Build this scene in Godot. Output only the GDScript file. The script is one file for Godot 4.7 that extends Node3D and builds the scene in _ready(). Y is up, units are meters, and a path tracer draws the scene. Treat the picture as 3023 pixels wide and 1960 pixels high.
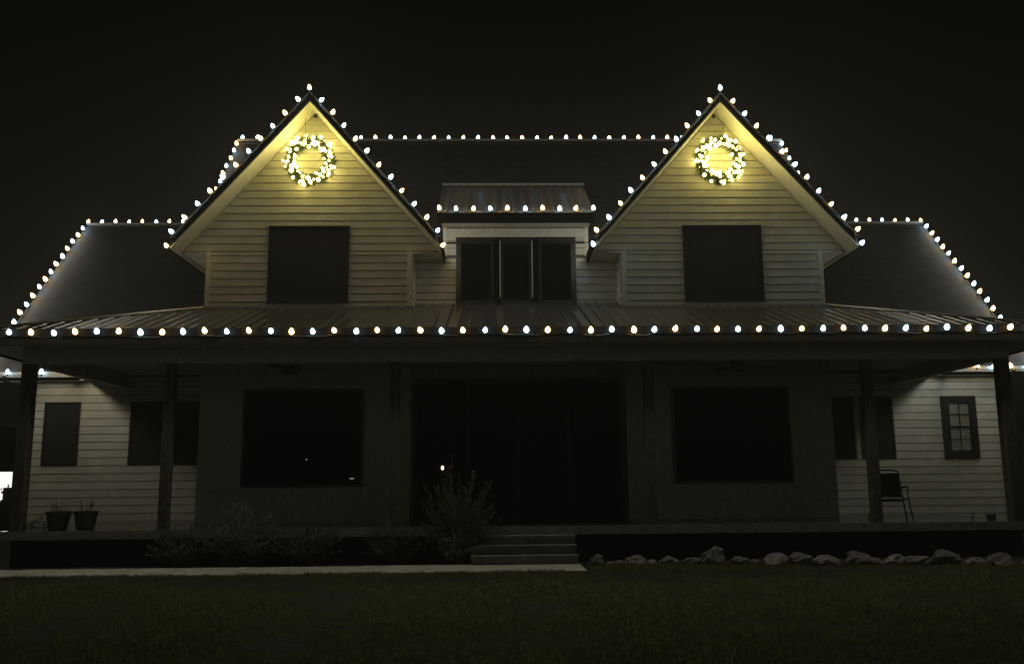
extends Node3D
# A white farmhouse at night, outlined with string lights.

var rng := RandomNumberGenerator.new()
var used := {}
var M := {}
var house: Node3D
const PITCH := 1.15

# ------------------------------------------------------------------ helpers
func lin(r: float, g: float, b: float) -> Color:
	return Color(r, g, b).linear_to_srgb()

func noise_tex(seed_: int, freq: float, lo: float, hi: float, octaves := 4) -> NoiseTexture2D:
	var n := FastNoiseLite.new()
	n.seed = seed_
	n.frequency = freq
	n.fractal_octaves = octaves
	var t := NoiseTexture2D.new()
	t.width = 512
	t.height = 512
	t.seamless = true
	t.noise = n
	var g := Gradient.new()
	g.set_color(0, Color(lo, lo, lo))
	g.set_color(1, Color(hi, hi, hi))
	t.color_ramp = g
	return t

func bump_tex(seed_: int, freq: float, strength: float) -> NoiseTexture2D:
	var n := FastNoiseLite.new()
	n.seed = seed_
	n.frequency = freq
	n.fractal_octaves = 4
	var t := NoiseTexture2D.new()
	t.width = 512
	t.height = 512
	t.seamless = true
	t.noise = n
	t.as_normal_map = true
	t.bump_strength = strength
	return t

func mat(called: String, c: Color, rough: float, metal := 0.0, tex: Texture2D = null, scale := 0.5, bump: Texture2D = null, bscale := 0.4) -> StandardMaterial3D:
	var m := StandardMaterial3D.new()
	m.resource_name = called
	m.albedo_color = c
	m.roughness = rough
	m.metallic = metal
	if tex or bump:
		m.uv1_triplanar = true
		m.uv1_world_triplanar = true
		m.uv1_scale = Vector3.ONE * scale
	if tex:
		m.albedo_texture = tex
	if bump:
		m.normal_enabled = true
		m.normal_texture = bump
		m.normal_scale = bscale
	M[called] = m
	return m

func glow(called: String, c: Color, energy: float) -> StandardMaterial3D:
	var m := StandardMaterial3D.new()
	m.resource_name = called
	m.albedo_color = Color(0.8, 0.8, 0.8)
	m.roughness = 0.4
	m.emission_enabled = true
	m.emission = c
	m.emission_energy_multiplier = energy
	M[called] = m
	return m

func new_st() -> SurfaceTool:
	var st := SurfaceTool.new()
	st.begin(Mesh.PRIMITIVE_TRIANGLES)
	st.set_smooth_group(-1)
	return st

func tri(st: SurfaceTool, a: Vector3, b: Vector3, c: Vector3) -> void:
	st.add_vertex(a)
	st.add_vertex(b)
	st.add_vertex(c)

# corners given anticlockwise as seen from outside; written clockwise
func quad(st: SurfaceTool, a: Vector3, b: Vector3, c: Vector3, d: Vector3) -> void:
	tri(st, a, c, b)
	tri(st, a, d, c)

func box(st: SurfaceTool, lo: Vector3, hi: Vector3, xf := Transform3D()) -> void:
	var p := []
	for k in 8:
		p.append(xf * Vector3(hi.x if k & 1 else lo.x, hi.y if k & 2 else lo.y, hi.z if k & 4 else lo.z))
	quad(st, p[4], p[5], p[7], p[6])
	quad(st, p[1], p[0], p[2], p[3])
	quad(st, p[5], p[1], p[3], p[7])
	quad(st, p[0], p[4], p[6], p[2])
	quad(st, p[6], p[7], p[3], p[2])
	quad(st, p[0], p[1], p[5], p[4])

# convex outline (anticlockwise, x/y) drawn out from z0 (back) to z1 (front)
func prism(st: SurfaceTool, o: Array, z0: float, z1: float) -> void:
	var n := o.size()
	for k in range(1, n - 1):
		tri(st, Vector3(o[0].x, o[0].y, z1), Vector3(o[k + 1].x, o[k + 1].y, z1), Vector3(o[k].x, o[k].y, z1))
		tri(st, Vector3(o[0].x, o[0].y, z0), Vector3(o[k].x, o[k].y, z0), Vector3(o[k + 1].x, o[k + 1].y, z0))
	for k in n:
		var a: Vector2 = o[k]
		var b: Vector2 = o[(k + 1) % n]
		quad(st, Vector3(a.x, a.y, z0), Vector3(b.x, b.y, z0), Vector3(b.x, b.y, z1), Vector3(a.x, a.y, z1))

func tube(st: SurfaceTool, pts: Array, r0: float, r1 := -1.0, sides := 6) -> void:
	if r1 < 0.0:
		r1 = r0
	var rings := []
	for k in pts.size():
		var d: Vector3 = (pts[mini(k + 1, pts.size() - 1)] - pts[maxi(k - 1, 0)]).normalized()
		var u := d.cross(Vector3.UP if absf(d.y) < 0.9 else Vector3.RIGHT).normalized()
		var v := d.cross(u)
		var r := lerpf(r0, r1, float(k) / maxf(1.0, pts.size() - 1))
		var ring := []
		for s in sides:
			var a := TAU * s / sides
			ring.append(pts[k] + (u * cos(a) + v * sin(a)) * r)
		rings.append(ring)
	for k in pts.size() - 1:
		for s in sides:
			var t := (s + 1) % sides
			quad(st, rings[k][s], rings[k + 1][s], rings[k + 1][t], rings[k][t])
	for s in range(1, sides - 1):
		tri(st, rings[0][0], rings[0][s], rings[0][s + 1])
		var e: Array = rings[-1]
		tri(st, e[0], e[s + 1], e[s])

# profile of Vector2(radius, height) turned about y
func lathe(st: SurfaceTool, prof: Array, sides := 10, xf := Transform3D()) -> void:
	for k in prof.size() - 1:
		for s in sides:
			var a := TAU * s / sides
			var b := TAU * (s + 1) / sides
			var p: Vector2 = prof[k]
			var q: Vector2 = prof[k + 1]
			var A := xf * Vector3(cos(a) * p.x, p.y, -sin(a) * p.x)
			var B := xf * Vector3(cos(b) * p.x, p.y, -sin(b) * p.x)
			var C := xf * Vector3(cos(b) * q.x, q.y, -sin(b) * q.x)
			var D := xf * Vector3(cos(a) * q.x, q.y, -sin(a) * q.x)
			quad(st, A, B, C, D)

func numbered(called: String) -> String:
	if not used.has(called):
		used[called] = 0
		return called
	used[called] += 1
	return "%s_%03d" % [called, used[called]]

func obj(called: String, st: SurfaceTool, material: Material, parent: Node = self, smooth := false) -> MeshInstance3D:
	if smooth:
		st.index()
	st.generate_normals()
	var o := MeshInstance3D.new()
	o.name = numbered(called) if parent == self else called
	o.mesh = st.commit()
	o.material_override = material
	parent.add_child(o, true)
	return o

func shared(called: String, mesh: Mesh, material: Material, parent: Node, xf: Transform3D) -> MeshInstance3D:
	var o := MeshInstance3D.new()
	o.name = called
	o.mesh = mesh
	o.material_override = material
	o.transform = xf
	parent.add_child(o, true)
	return o

func boxpart(called: String, lo: Vector3, hi: Vector3, material: Material, parent: Node) -> MeshInstance3D:
	var st := new_st()
	box(st, lo, hi)
	return obj(called, st, material, parent)

func thing(called: String, label: String, category: String, at := Vector3.ZERO, turn := 0.0, group := "") -> Node3D:
	var o := Node3D.new()
	o.name = numbered(called)
	add_child(o)
	o.position = at
	o.rotation.y = turn
	tag(o, label, category, group)
	return o

func tag(o: Node, label: String, category: String, group := "") -> void:
	o.set_meta("label", label)
	o.set_meta("category", category)
	if group:
		o.set_meta("group", group)

func structure(o: Node, label := "", category := "") -> Node:
	o.set_meta("kind", "structure")
	if label:
		o.set_meta("label", label)
	if category:
		o.set_meta("category", category)
	return o

# ------------------------------------------------------------------ set-up
func _ready() -> void:
	rng.seed = 7
	var cam := Camera3D.new()
	cam.name = "camera"
	cam.position = Vector3(-0.5803, 1.3859, 16.0935)
	cam.basis = Basis.from_euler(Vector3(0.1655, -0.0249, -0.0091), EULER_ORDER_YXZ)
	cam.fov = 40.55
	cam.near = 0.1
	cam.far = 400.0
	cam.current = true
	add_child(cam)

	# faint light of the night sky and the street behind the camera
	var sun := DirectionalLight3D.new()
	sun.name = "night_light"
	sun.light_energy = 0.012
	sun.light_color = Color(1.0, 0.98, 0.90)
	sun.light_angular_distance = 40.0
	sun.shadow_enabled = true
	sun.rotation = Vector3(deg_to_rad(-8.0), deg_to_rad(8.0), 0.0)
	add_child(sun)

	var we := WorldEnvironment.new()
	we.name = "environment"
	var env := Environment.new()
	env.background_mode = Environment.BG_SKY
	var sm := ProceduralSkyMaterial.new()
	sm.sky_top_color = lin(0.0004, 0.0004, 0.0004)
	sm.sky_horizon_color = lin(0.0011, 0.0011, 0.0008)
	sm.sky_curve = 0.25
	sm.ground_bottom_color = lin(0.001, 0.001, 0.0009)
	sm.ground_horizon_color = lin(0.002, 0.002, 0.0018)
	sm.sun_angle_max = 0.5
	var sky := Sky.new()
	sky.sky_material = sm
	env.sky = sky
	env.tonemap_mode = Environment.TONE_MAPPER_LINEAR
	env.tonemap_exposure = 1.0
	env.sdfgi_enabled = true
	env.ssao_enabled = true
	env.ssil_enabled = true
	env.fog_enabled = true
	env.fog_density = FOG
	env.fog_light_color = Color(0.9, 0.9, 0.86)
	we.environment = env
	add_child(we)

	materials()
	ground()
	build_house()
	yard()
	porch_things()
	wreaths()
	strings()
	shed()

const FOG := 0.0026
const BULB := 0.125        # what one roof bulb gives at a metre

func materials() -> void:
	var fine := noise_tex(3, 0.03, 0.86, 1.0)
	var smooth := noise_tex(21, 0.012, 0.90, 1.0, 3)
	var coarse := noise_tex(5, 0.012, 0.55, 1.0, 5)
	var mottle := noise_tex(33, 0.009, 0.72, 1.0, 5)
	var rough_n := bump_tex(9, 0.05, 6.0)
	var grain := bump_tex(13, 0.02, 3.0)
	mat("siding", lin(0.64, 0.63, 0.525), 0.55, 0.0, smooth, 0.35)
	mat("siding_b", lin(0.60, 0.59, 0.49), 0.58, 0.0, smooth, 0.45)
	mat("siding_c", lin(0.67, 0.66, 0.555), 0.52, 0.0, smooth, 0.3)
	mat("sheathing", lin(0.17, 0.165, 0.145), 0.9, 0.0, fine, 0.7)
	mat("trim", lin(0.76, 0.745, 0.64), 0.5, 0.0, fine, 0.5)
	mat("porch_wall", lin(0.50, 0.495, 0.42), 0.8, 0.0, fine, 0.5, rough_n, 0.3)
	mat("ceiling", lin(0.45, 0.445, 0.39), 0.7, 0.0, fine, 0.5)
	mat("dark_trim", lin(0.0055, 0.0048, 0.0043), 0.7, 0.0, fine, 1.3)
	M.dark_trim.metallic_specular = 0.1
	mat("post", lin(0.10, 0.083, 0.066), 0.7, 0.0, coarse, 1.2, rough_n, 0.5)
	mat("metal_roof", lin(0.19, 0.183, 0.168), 0.22, 0.7, fine, 0.8)
	mat("flashing", lin(0.3, 0.29, 0.27), 0.4, 0.5)
	mat("window_frame", lin(0.012, 0.012, 0.013), 0.4)
	mat("screen", lin(0.012, 0.012, 0.012), 0.75, 0.0, fine, 2.0)
	mat("door_frame", lin(0.004, 0.004, 0.0045), 0.7)
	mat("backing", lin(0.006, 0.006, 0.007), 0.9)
	mat("deck", lin(0.10, 0.095, 0.085), 0.16, 0.0, coarse, 0.8)
	mat("step", lin(0.28, 0.27, 0.24), 0.8, 0.0, mottle, 0.7, rough_n, 0.4)
	mat("skirt", lin(0.02, 0.02, 0.019), 0.9, 0.0, coarse, 1.0)
	mat("concrete", lin(0.68, 0.65, 0.52), 0.85, 0.0, mottle, 0.5, rough_n, 0.4)
	mat("soil", lin(0.03, 0.025, 0.02), 1.0, 0.0, coarse, 1.3, rough_n, 1.0)
	mat("lawn", lin(0.018, 0.021, 0.010), 1.0, 0.0, coarse, 0.5, rough_n, 1.0)
	mat("wire", lin(0.05, 0.055, 0.05), 0.6)
	mat("socket", lin(0.015, 0.03, 0.018), 0.5)
	mat("planter", lin(0.018, 0.018, 0.022), 0.45, 0.0, fine, 3.0)
	mat("chair_metal", lin(0.02, 0.019, 0.018), 0.45, 0.6)
	mat("sling", lin(0.025, 0.024, 0.022), 0.9, 0.0, fine, 6.0)
	mat("fan", lin(0.01, 0.009, 0.008), 0.5)
	mat("blind", lin(0.62, 0.62, 0.52), 0.6)
	mat("downspout", lin(0.5, 0.49, 0.45), 0.4, 0.3)
	mat("bark", lin(0.09, 0.07, 0.05), 0.9, 0.0, coarse, 4.0)
	for k in 3:
		var s: float = [0.8, 1.0, 1.25][k]
		mat("stone_%d" % k, lin(0.36 * s, 0.335 * s, 0.29 * s), 0.9, 0.0, coarse, 2.1, rough_n, 1.0)
	var g := mat("grass", lin(0.021, 0.024, 0.011), 0.9)
	g.backlight_enabled = true
	g.backlight = lin(0.2, 0.25, 0.1)
	for k in 3:
		var c: Color = [lin(0.042, 0.047, 0.031), lin(0.035, 0.045, 0.025), lin(0.11, 0.11, 0.085)][k]
		var l := mat("leaf_%d" % k, c, 0.7)
		l.backlight_enabled = true
		l.backlight = lin(0.2, 0.22, 0.15)
	mat("fir", lin(0.06, 0.085, 0.035), 0.7)
	glow("warm_bulb", lin(1.0, 0.60, 0.22), 11.0)
	glow("cool_bulb", lin(0.56, 0.82, 1.0), 9.0)
	glow("fairy_bulb", lin(1.0, 0.80, 0.22), 14.0)
	glow("indicator_warm", lin(1.0, 0.75, 0.42), 6.0)
	glow("indicator_white", lin(1.0, 0.97, 0.8), 0.6)
	glow("lit_window", lin(1.0, 0.94, 0.85), 1.2)
	var pane := mat("pane", Color(0.01, 0.01, 0.012, 0.35), 0.04)
	pane.roughness = 0.3
	pane.metallic_specular = 0.12
	pane.transparency = BaseMaterial3D.TRANSPARENCY_ALPHA
	var clear := mat("clear_pane", Color(0.3, 0.32, 0.3, 0.12), 0.03)
	clear.transparency = BaseMaterial3D.TRANSPARENCY_ALPHA
	M["shingle"] = shingles()

func shingles() -> StandardMaterial3D:
	var im := Image.create_empty(512, 512, false, Image.FORMAT_RGB8)
	var bm := Image.create_empty(512, 512, false, Image.FORMAT_RGB8)
	var r := RandomNumberGenerator.new()
	r.seed = 41
	var tones := []
	for k in 14 * 10:
		tones.append(r.randf_range(0.6, 1.0))
	for y in 512:
		var row := int(y / 512.0 * 14.0)
		var fy := fposmod(y / 512.0 * 14.0, 1.0)
		for x in 512:
			var u := x / 512.0 * 7.0 + (0.5 if row % 2 else 0.0) + 0.17 * sin(row * 2.3)
			var tab := int(floor(u)) % 7
			var fx := fposmod(u, 1.0)
			var t: float = tones[row * 10 + tab] * r.randf_range(0.85, 1.0)
			var h := 0.35 + 0.6 * fy
			if fy > 0.94 or fx < 0.03:
				t *= 0.5
				h = 0.1
			im.set_pixel(x, y, Color(t, t, t))
			bm.set_pixel(x, y, Color(h, h, h))
	bm.bump_map_to_normal_map(6.0)
	var m := StandardMaterial3D.new()
	m.resource_name = "shingle"
	m.albedo_color = lin(0.036, 0.035, 0.036)
	m.albedo_texture = ImageTexture.create_from_image(im)
	m.normal_enabled = true
	m.normal_texture = ImageTexture.create_from_image(bm)
	m.normal_scale = 0.8
	m.roughness = 0.85
	return m

# ------------------------------------------------------------------ ground
func ground() -> void:
	var st := new_st()
	quad(st, Vector3(-150, -0.004, 30), Vector3(150, -0.004, 30), Vector3(150, -0.004, -200), Vector3(-150, -0.004, -200))
	structure(obj("ground", st, M.lawn), "dark lawn reaching from the camera past the house", "lawn")
	# planting bed before the porch
	st = new_st()
	quad(st, Vector3(-12.5, 0.004, 0.66), Vector3(9.8, 0.004, 0.66), Vector3(9.8, 0.004, -0.3), Vector3(-12.5, 0.004, -0.3))
	quad(st, Vector3(1.0, 0.004, 0.661), Vector3(1.0, 0.004, 0.66), Vector3(9.8, 0.004, 0.66), Vector3(9.8, 0.004, 1.9))
	structure(obj("soil_ground", st, M.soil), "dark planting soil between the porch and the walk", "soil")
	# walk: cast slabs with a joint between them
	var walk := Node3D.new()
	walk.name = "walkway"
	add_child(walk)
	structure(walk, "pale concrete walk running left from the porch steps", "walkway")
	var x := 0.91
	var k := 0
	while x > -14.0:
		var w := 1.83
		st = new_st()
		var b := 0.012
		var lo := x - w + 0.006
		var top := 0.034 + 0.002 * sin(k * 2.1)
		var slant := 0.0
		# chamfered top edges
		var o := [Vector3(lo, -0.06, 0.67), Vector3(x, -0.06, 0.67), Vector3(x, -0.06, 1.87), Vector3(lo, -0.06, 1.87)]
		var m1 := []
		var m2 := []
		for p in o:
			m1.append(Vector3(p.x, top - b, p.z))
			m2.append(Vector3(p.x + (b if p.x == lo else -b), top, p.z + (b if p.z < 1.0 else -b)))
		for e in 4:
			var f := (e + 1) % 4
			quad(st, o[f], o[e], m1[e], m1[f])
			quad(st, m1[f], m1[e], m2[e], m2[f])
		quad(st, m2[3], m2[2], m2[1], m2[0])
		obj("paving_slab", st, M.concrete, walk)
		x -= w
		k += 1
	# grass
	var blade := new_st()
	for b in 6:
		var a := TAU * b / 6.0 + 0.4 * sin(b * 3.0)
		var base := Vector3(cos(a), 0, sin(a)) * 0.018
		var lean := Vector3(cos(a * 1.7), 0, sin(a * 1.7)) * (0.012 + 0.008 * sin(b * 5.0))
		var h := 0.040 + 0.016 * sin(b * 2.3)
		var side := Vector3(-sin(a), 0, cos(a)) * 0.0028
		tri(blade, base - side, base + lean * 0.5 + Vector3(0, h * 0.6, 0), base + side)
		tri(blade, base + side * 0.9 + lean * 0.4 + Vector3(0, h * 0.5, 0), base - side * 0.9 + lean * 0.4 + Vector3(0, h * 0.5, 0), base + lean * 1.6 + Vector3(0, h, 0))
	blade.generate_normals()
	var mm := MultiMesh.new()
	mm.transform_format = MultiMesh.TRANSFORM_3D
	mm.mesh = blade.commit()
	var places: Array[Transform3D] = []
	var patch := FastNoiseLite.new()
	patch.seed = 4
	patch.frequency = 0.35
	for i in 150000:
		var z := rng.randf_range(0.9, 9.6)
		var px := rng.randf_range(-10.5, 10.5)
		if z < 1.93 and px < 0.98:
			if z < 1.86 or rng.randf() < 0.3:
				continue
		if px >= 0.98 and z < 0.75 + (px - 1.0) * 0.13:
			continue
		var n := patch.get_noise_2d(px, z)
		if n < -0.32 and rng.randf() < 0.7:
			continue
		var s := rng.randf_range(0.45, 1.15) * (1.0 + 0.9 * n) * (1.7 if rng.randf() < 0.02 else 1.0)
		var bb := Basis(Vector3.UP, rng.randf() * TAU) * Basis(Vector3.RIGHT, rng.randf_range(-0.25, 0.25))
		places.append(Transform3D(bb.scaled(Vector3(1.3 * s, s, 1.3 * s)), Vector3(px, -0.005, z)))
	for i in 1500:
		var px := rng.randf_range(-10.5, 1.0)
		if patch.get_noise_2d(px * 3.0, 7.0) < -0.1:
			continue
		var sc := rng.randf_range(0.7, 1.7)
		places.append(Transform3D(Basis(Vector3.UP, rng.randf() * TAU).scaled(Vector3(1.4 * sc, sc, 1.4 * sc)), Vector3(px, -0.005, 1.88 + rng.randf() * 0.08)))
	mm.instance_count = places.size()
	for i in places.size():
		mm.set_instance_transform(i, places[i])
	var gr := MultiMeshInstance3D.new()
	gr.name = "grass"
	gr.multimesh = mm
	gr.material_override = M.grass
	add_child(gr)
	gr.set_meta("kind", "stuff")
	gr.set_meta("label", "short dark lawn grass before the walk and the rocks")

# ------------------------------------------------------------------ house
# one lapped board, thin at the top, thick at its lower edge
func plank(parent: Node, xa0: float, xb0: float, xa1: float, xb1: float, y0: float, y1: float, z: float, xf := Transform3D()) -> void:
	var st := new_st()
	var lo := z + 0.034
	var hi := z + 0.022
	y1 -= 0.013
	var a := Vector3(xa0, y0, lo)
	var b := Vector3(xb0, y0, lo)
	var c := Vector3(xb1, y1, hi)
	var d := Vector3(xa1, y1, hi)
	var back := func(p: Vector3): return Vector3(p.x, p.y, z + 0.001)
	quad(st, a, b, c, d)
	quad(st, back.call(a), back.call(b), b, a)
	quad(st, d, c, back.call(c), back.call(d))
	quad(st, back.call(a), a, d, back.call(d))
	quad(st, b, back.call(b), back.call(c), c)
	var pick := rng.randf()
	var o := obj("siding_plank", st, M.siding if pick < 0.5 else (M.siding_b if pick < 0.75 else M.siding_c), parent)
	o.transform = xf

# holes: [x0, x1, y0, y1]; edge(y) -> [xa, xb]
func courses(parent: Node, y0: float, y1: float, step: float, edge: Callable, z: float, holes := [], xf := Transform3D()) -> void:
	var y := y0
	while y < y1 - 0.02:
		var yt := minf(y + step, y1)
		var e0: Array = edge.call(y)
		var e1: Array = edge.call(yt - 0.001)
		var runs := [[e0[0], e0[1], e1[0], e1[1]]]
		for h in holes:
			if y >= h[2] - 0.03 and yt <= h[3] + 0.03:
				var next := []
				for r in runs:
					if h[0] > r[0] and h[1] < r[1]:
						next.append([r[0], h[0], r[2], h[0]])
						next.append([h[1], r[1], h[1], r[3]])
					else:
						next.append(r)
				runs = next
		for r in runs:
			if r[1] - r[0] > 0.03:
				plank(parent, r[0], r[1], minf(r[2], r[3]), maxf(r[2], r[3]), y, yt, z, xf)
		y += step

# a window or screen set proud of the wall at z: frame bars, dark screen
func window(called: String, label: String, x0: float, x1: float, y0: float, y1: float, z: float, parent: Node, bar := 0.05, see_in := false) -> Node3D:
	var w := Node3D.new()
	w.name = called
	parent.add_child(w, true)
	if label:
		w.set_meta("label", label)
	var d := 0.06
	var st := new_st()
	box(st, Vector3(x0, y0, z), Vector3(x0 + bar, y1, z + d))
	box(st, Vector3(x1 - bar, y0, z), Vector3(x1, y1, z + d))
	box(st, Vector3(x0 + bar, y1 - bar, z), Vector3(x1 - bar, y1, z + d - 0.002))
	box(st, Vector3(x0 + bar, y0, z), Vector3(x1 - bar, y0 + bar, z + d - 0.002))
	obj("frame", st, M.window_frame, w)
	if see_in:
		boxpart("pane", Vector3(x0 + bar, y0 + bar, z + 0.036), Vector3(x1 - bar, y1 - bar, z + 0.04), M.pane, w)
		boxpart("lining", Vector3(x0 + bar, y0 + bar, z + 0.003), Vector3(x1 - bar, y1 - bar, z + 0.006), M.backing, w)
	else:
		boxpart("screen", Vector3(x0 + bar, y0 + bar, z + 0.002), Vector3(x1 - bar, y1 - bar, z + 0.034), M.screen, w)
	return w

func roof_sheet(called: String, a: Vector3, b: Vector3, c: Vector3, d: Vector3, thick: float, parent: Node, material: Material) -> MeshInstance3D:
	# a, b along the eave, c, d along the ridge; top face with u along the eave and v up the slope
	var st := SurfaceTool.new()
	st.begin(Mesh.PRIMITIVE_TRIANGLES)
	st.set_smooth_group(-1)
	var u := (b - a).normalized()
	var v := (d - a) - u * (d - a).dot(u)
	v = v.normalized()
	var n := u.cross(v).normalized()
	if n.y < 0:
		n = -n
	var put := func(p: Vector3):
		st.set_uv(Vector2((p - a).dot(u), -(p - a).dot(v)) / 2.0)
		st.add_vertex(p)
	var face := func(p: Vector3, q: Vector3, r: Vector3, s: Vector3):
		for k in [p, r, q, p, s, r]:
			put.call(k)
	var dn := -n * thick
	face.call(a, b, c, d)
	face.call(d + dn, c + dn, b + dn, a + dn)
	face.call(a + dn, b + dn, b, a)
	face.call(b + dn, c + dn, c, b)
	face.call(c + dn, d + dn, d, c)
	face.call(d + dn, a + dn, a, d)
	st.generate_normals()
	var o := MeshInstance3D.new()
	o.name = called
	o.mesh = st.commit()
	o.material_override = material
	parent.add_child(o, true)
	return o

# ribbed sheet metal between an eave line and an upper line, cut into panels
func metal_roof(called: String, n_panels: int, eave: Callable, top: Callable, ribs: int, parent: Node) -> Node3D:
	var root := Node3D.new()
	root.name = called
	parent.add_child(root, true)
	for k in n_panels:
		var st := SurfaceTool.new()
		st.begin(Mesh.PRIMITIVE_TRIANGLES)
		var edge := new_st()
		var prof := []
		for r in ribs:
			for q in [[0.0, 0.0], [0.30, 0.002], [0.60, 0.0], [0.66, 0.003], [0.70, 0.016], [0.74, 0.029], [0.79, 0.035], [0.84, 0.035], [0.89, 0.029], [0.93, 0.016], [0.97, 0.003]]:
				prof.append([(k + (r + q[0]) / ribs) / n_panels, q[1]])
		prof.append([(k + 1.0) / n_panels, 0.0])
		for j in prof.size() - 1:
			var a: Vector3 = eave.call(prof[j][0]) + Vector3(0, prof[j][1], 0)
			var b: Vector3 = eave.call(prof[j + 1][0]) + Vector3(0, prof[j + 1][1], 0)
			var c: Vector3 = top.call(prof[j + 1][0]) + Vector3(0, prof[j + 1][1], 0)
			var d: Vector3 = top.call(prof[j][0]) + Vector3(0, prof[j][1], 0)
			quad(st, a, b, c, d)
			# cut edge along the eave
			quad(edge, a - Vector3(0, prof[j][1] + 0.004, 0), b - Vector3(0, prof[j + 1][1] + 0.004, 0), b, a)
		var pn := obj("metal_panel", st, M.metal_roof, root, true)
		edge.generate_normals()
		edge.commit(pn.mesh)
	return root

func build_house() -> void:
	house = thing("farmhouse", "white lap-sided farmhouse with twin gables and a full-width front porch", "house")
	var y_deck := 0.62
	var zw := -2.43
	var zr := -3.1
	var gc := 4.34
	# ---- lower main walls
	for s in [-1.0, 1.0]:
		var x0: float = minf(s * 2.225, s * 6.53)
		var x1: float = maxf(s * 2.225, s * 6.53)
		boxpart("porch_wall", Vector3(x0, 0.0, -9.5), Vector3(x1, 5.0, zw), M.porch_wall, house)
		window("window", "", s * 4.40 - 1.232, s * 4.40 + 1.232, 1.325, 3.305, zw, house, 0.05, true)
		# trim strip at the inner corner
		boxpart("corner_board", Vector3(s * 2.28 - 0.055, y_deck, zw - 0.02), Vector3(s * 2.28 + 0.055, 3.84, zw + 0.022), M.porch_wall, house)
	# ---- entrance between the bays
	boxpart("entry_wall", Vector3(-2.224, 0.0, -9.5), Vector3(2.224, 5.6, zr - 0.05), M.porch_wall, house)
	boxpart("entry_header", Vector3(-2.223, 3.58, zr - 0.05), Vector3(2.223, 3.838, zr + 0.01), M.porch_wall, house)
	var door := Node3D.new()
	door.name = "glass_door"
	door.set_meta("label", "wide dark sliding glass door in the entrance recess")
	house.add_child(door)
	var st := new_st()
	box(st, Vector3(-2.2, 3.5, zr - 0.04), Vector3(2.2, 3.578, zr + 0.03))
	box(st, Vector3(-2.2, y_deck + 0.001, zr - 0.04), Vector3(2.2, y_deck + 0.06, zr + 0.03))
	for k in 5:
		var px := -2.165 + k * 1.0825
		box(st, Vector3(px - 0.035, y_deck + 0.06, zr - 0.04), Vector3(px + 0.035, 3.5, zr + 0.028))
	obj("frame", st, M.door_frame, door)
	for k in 4:
		var px := -2.13 + k * 1.0825
		boxpart("pane", Vector3(px, y_deck + 0.06, zr + 0.006), Vector3(px + 1.0125, 3.5, zr + 0.01), M.pane, door)
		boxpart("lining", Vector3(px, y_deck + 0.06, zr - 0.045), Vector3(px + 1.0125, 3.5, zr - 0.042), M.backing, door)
	# ---- gable walls with their boards
	for s in [-1.0, 1.0]:
		var c: float = s * gc
		var wc: float = s * 4.3775
		var wall := Node3D.new()
		wall.name = "gable_wall"
		house.add_child(wall, true)
		var top := func(x: float): return 9.31 - PITCH * absf(x - c)
		st = new_st()
		var xl: float = wc - 2.153
		var xr: float = wc + 2.153
		prism(st, [Vector2(xl, 4.95), Vector2(xr, 4.95), Vector2(xr, 6.23), Vector2(xl, 6.23)], zw - 0.2, zw)
		prism(st, [Vector2(c - 2.66, 6.23), Vector2(c + 2.66, 6.23), Vector2(c, 9.29)], zw - 0.2, zw)
		obj("sheathing", st, M.sheathing, wall)
		var win := [c + s * 0.05 - 0.848, c + s * 0.05 + 0.848, 5.10, 6.77]
		var edge := func(y: float):
			if y < 6.2:
				return [xl + 0.1, xr - 0.1]
			var h: float = (9.30 - y) / PITCH
			return [c - h, c + h]
		courses(wall, 4.98, 6.23, 0.1665, edge, zw, [win])
		courses(wall, 6.23, 9.24, 0.1665, edge, zw, [win])
		for e in [xl, xr - 0.1]:
			boxpart("corner_board", Vector3(e, 4.98, zw), Vector3(e + 0.1, 6.225, zw + 0.040), M.trim, wall)
		window("window", "dark screened window below the wreath in the %s gable" % ("left" if s < 0 else "right"), win[0], win[1], win[2], win[3], zw, house, 0.04)
		boxpart("window_trim", Vector3(win[0] - 0.03, win[3] + 0.001, zw), Vector3(win[1] + 0.03, win[3] + 0.05, zw + 0.042), M.trim, wall)
		# ---- gable roof: white soffit under dark shingles, dark rake boards before them
		for q in [-1.0, 1.0]:
			var ex: float = c + q * 2.76
			var ey: float = 9.31 - PITCH * 2.76
			st = new_st()
			var o := [Vector2(c, 9.31), Vector2(ex, ey), Vector2(ex, ey + 0.035), Vector2(c, 9.345)]
			if q < 0:
				o.reverse()
			o.reverse()
			prism(st, o, -5.9, -1.83)
			obj("soffit", st, M.trim, house)
			st = new_st()
			o = [Vector2(c, 9.347), Vector2(ex, ey + 0.037), Vector2(ex, ey + 0.2), Vector2(c, 9.51)]
			if q < 0:
				o.reverse()
			o.reverse()
			prism(st, o, -1.83, -1.79)
			obj("rake_board", st, M.dark_trim, house)
			var a := Vector3(ex, ey + 0.215, -1.77)
			var b := Vector3(ex, ey + 0.215, -5.9)
			var t1 := Vector3(c, 9.525, -5.9)
			var t0 := Vector3(c, 9.525, -1.77)
			if q > 0:
				roof_sheet("shingle_roof", a, b, t1, t0, 0.03, house, M.shingle)
			else:
				roof_sheet("shingle_roof", b, a, t0, t1, 0.03, house, M.shingle)
			st = new_st()
			box(st, Vector3(minf(ex, ex + q * 0.03), ey - 0.02, -4.2), Vector3(maxf(ex, ex + q * 0.03), ey + 0.18, -1.8))
			obj("eave_board", st, M.dark_trim, house)
			# boxed eave
			var wx: float = xr if q > 0 else xl
			st = new_st()
			box(st, Vector3(minf(wx, ex), 6.185, -4.2), Vector3(maxf(wx, ex), 6.21, -2.44))
			obj("soffit", st, M.trim, house)
	# ---- recess above the entrance: wall boards, returns, dormer with three-light window
	var rec := Node3D.new()
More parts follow.
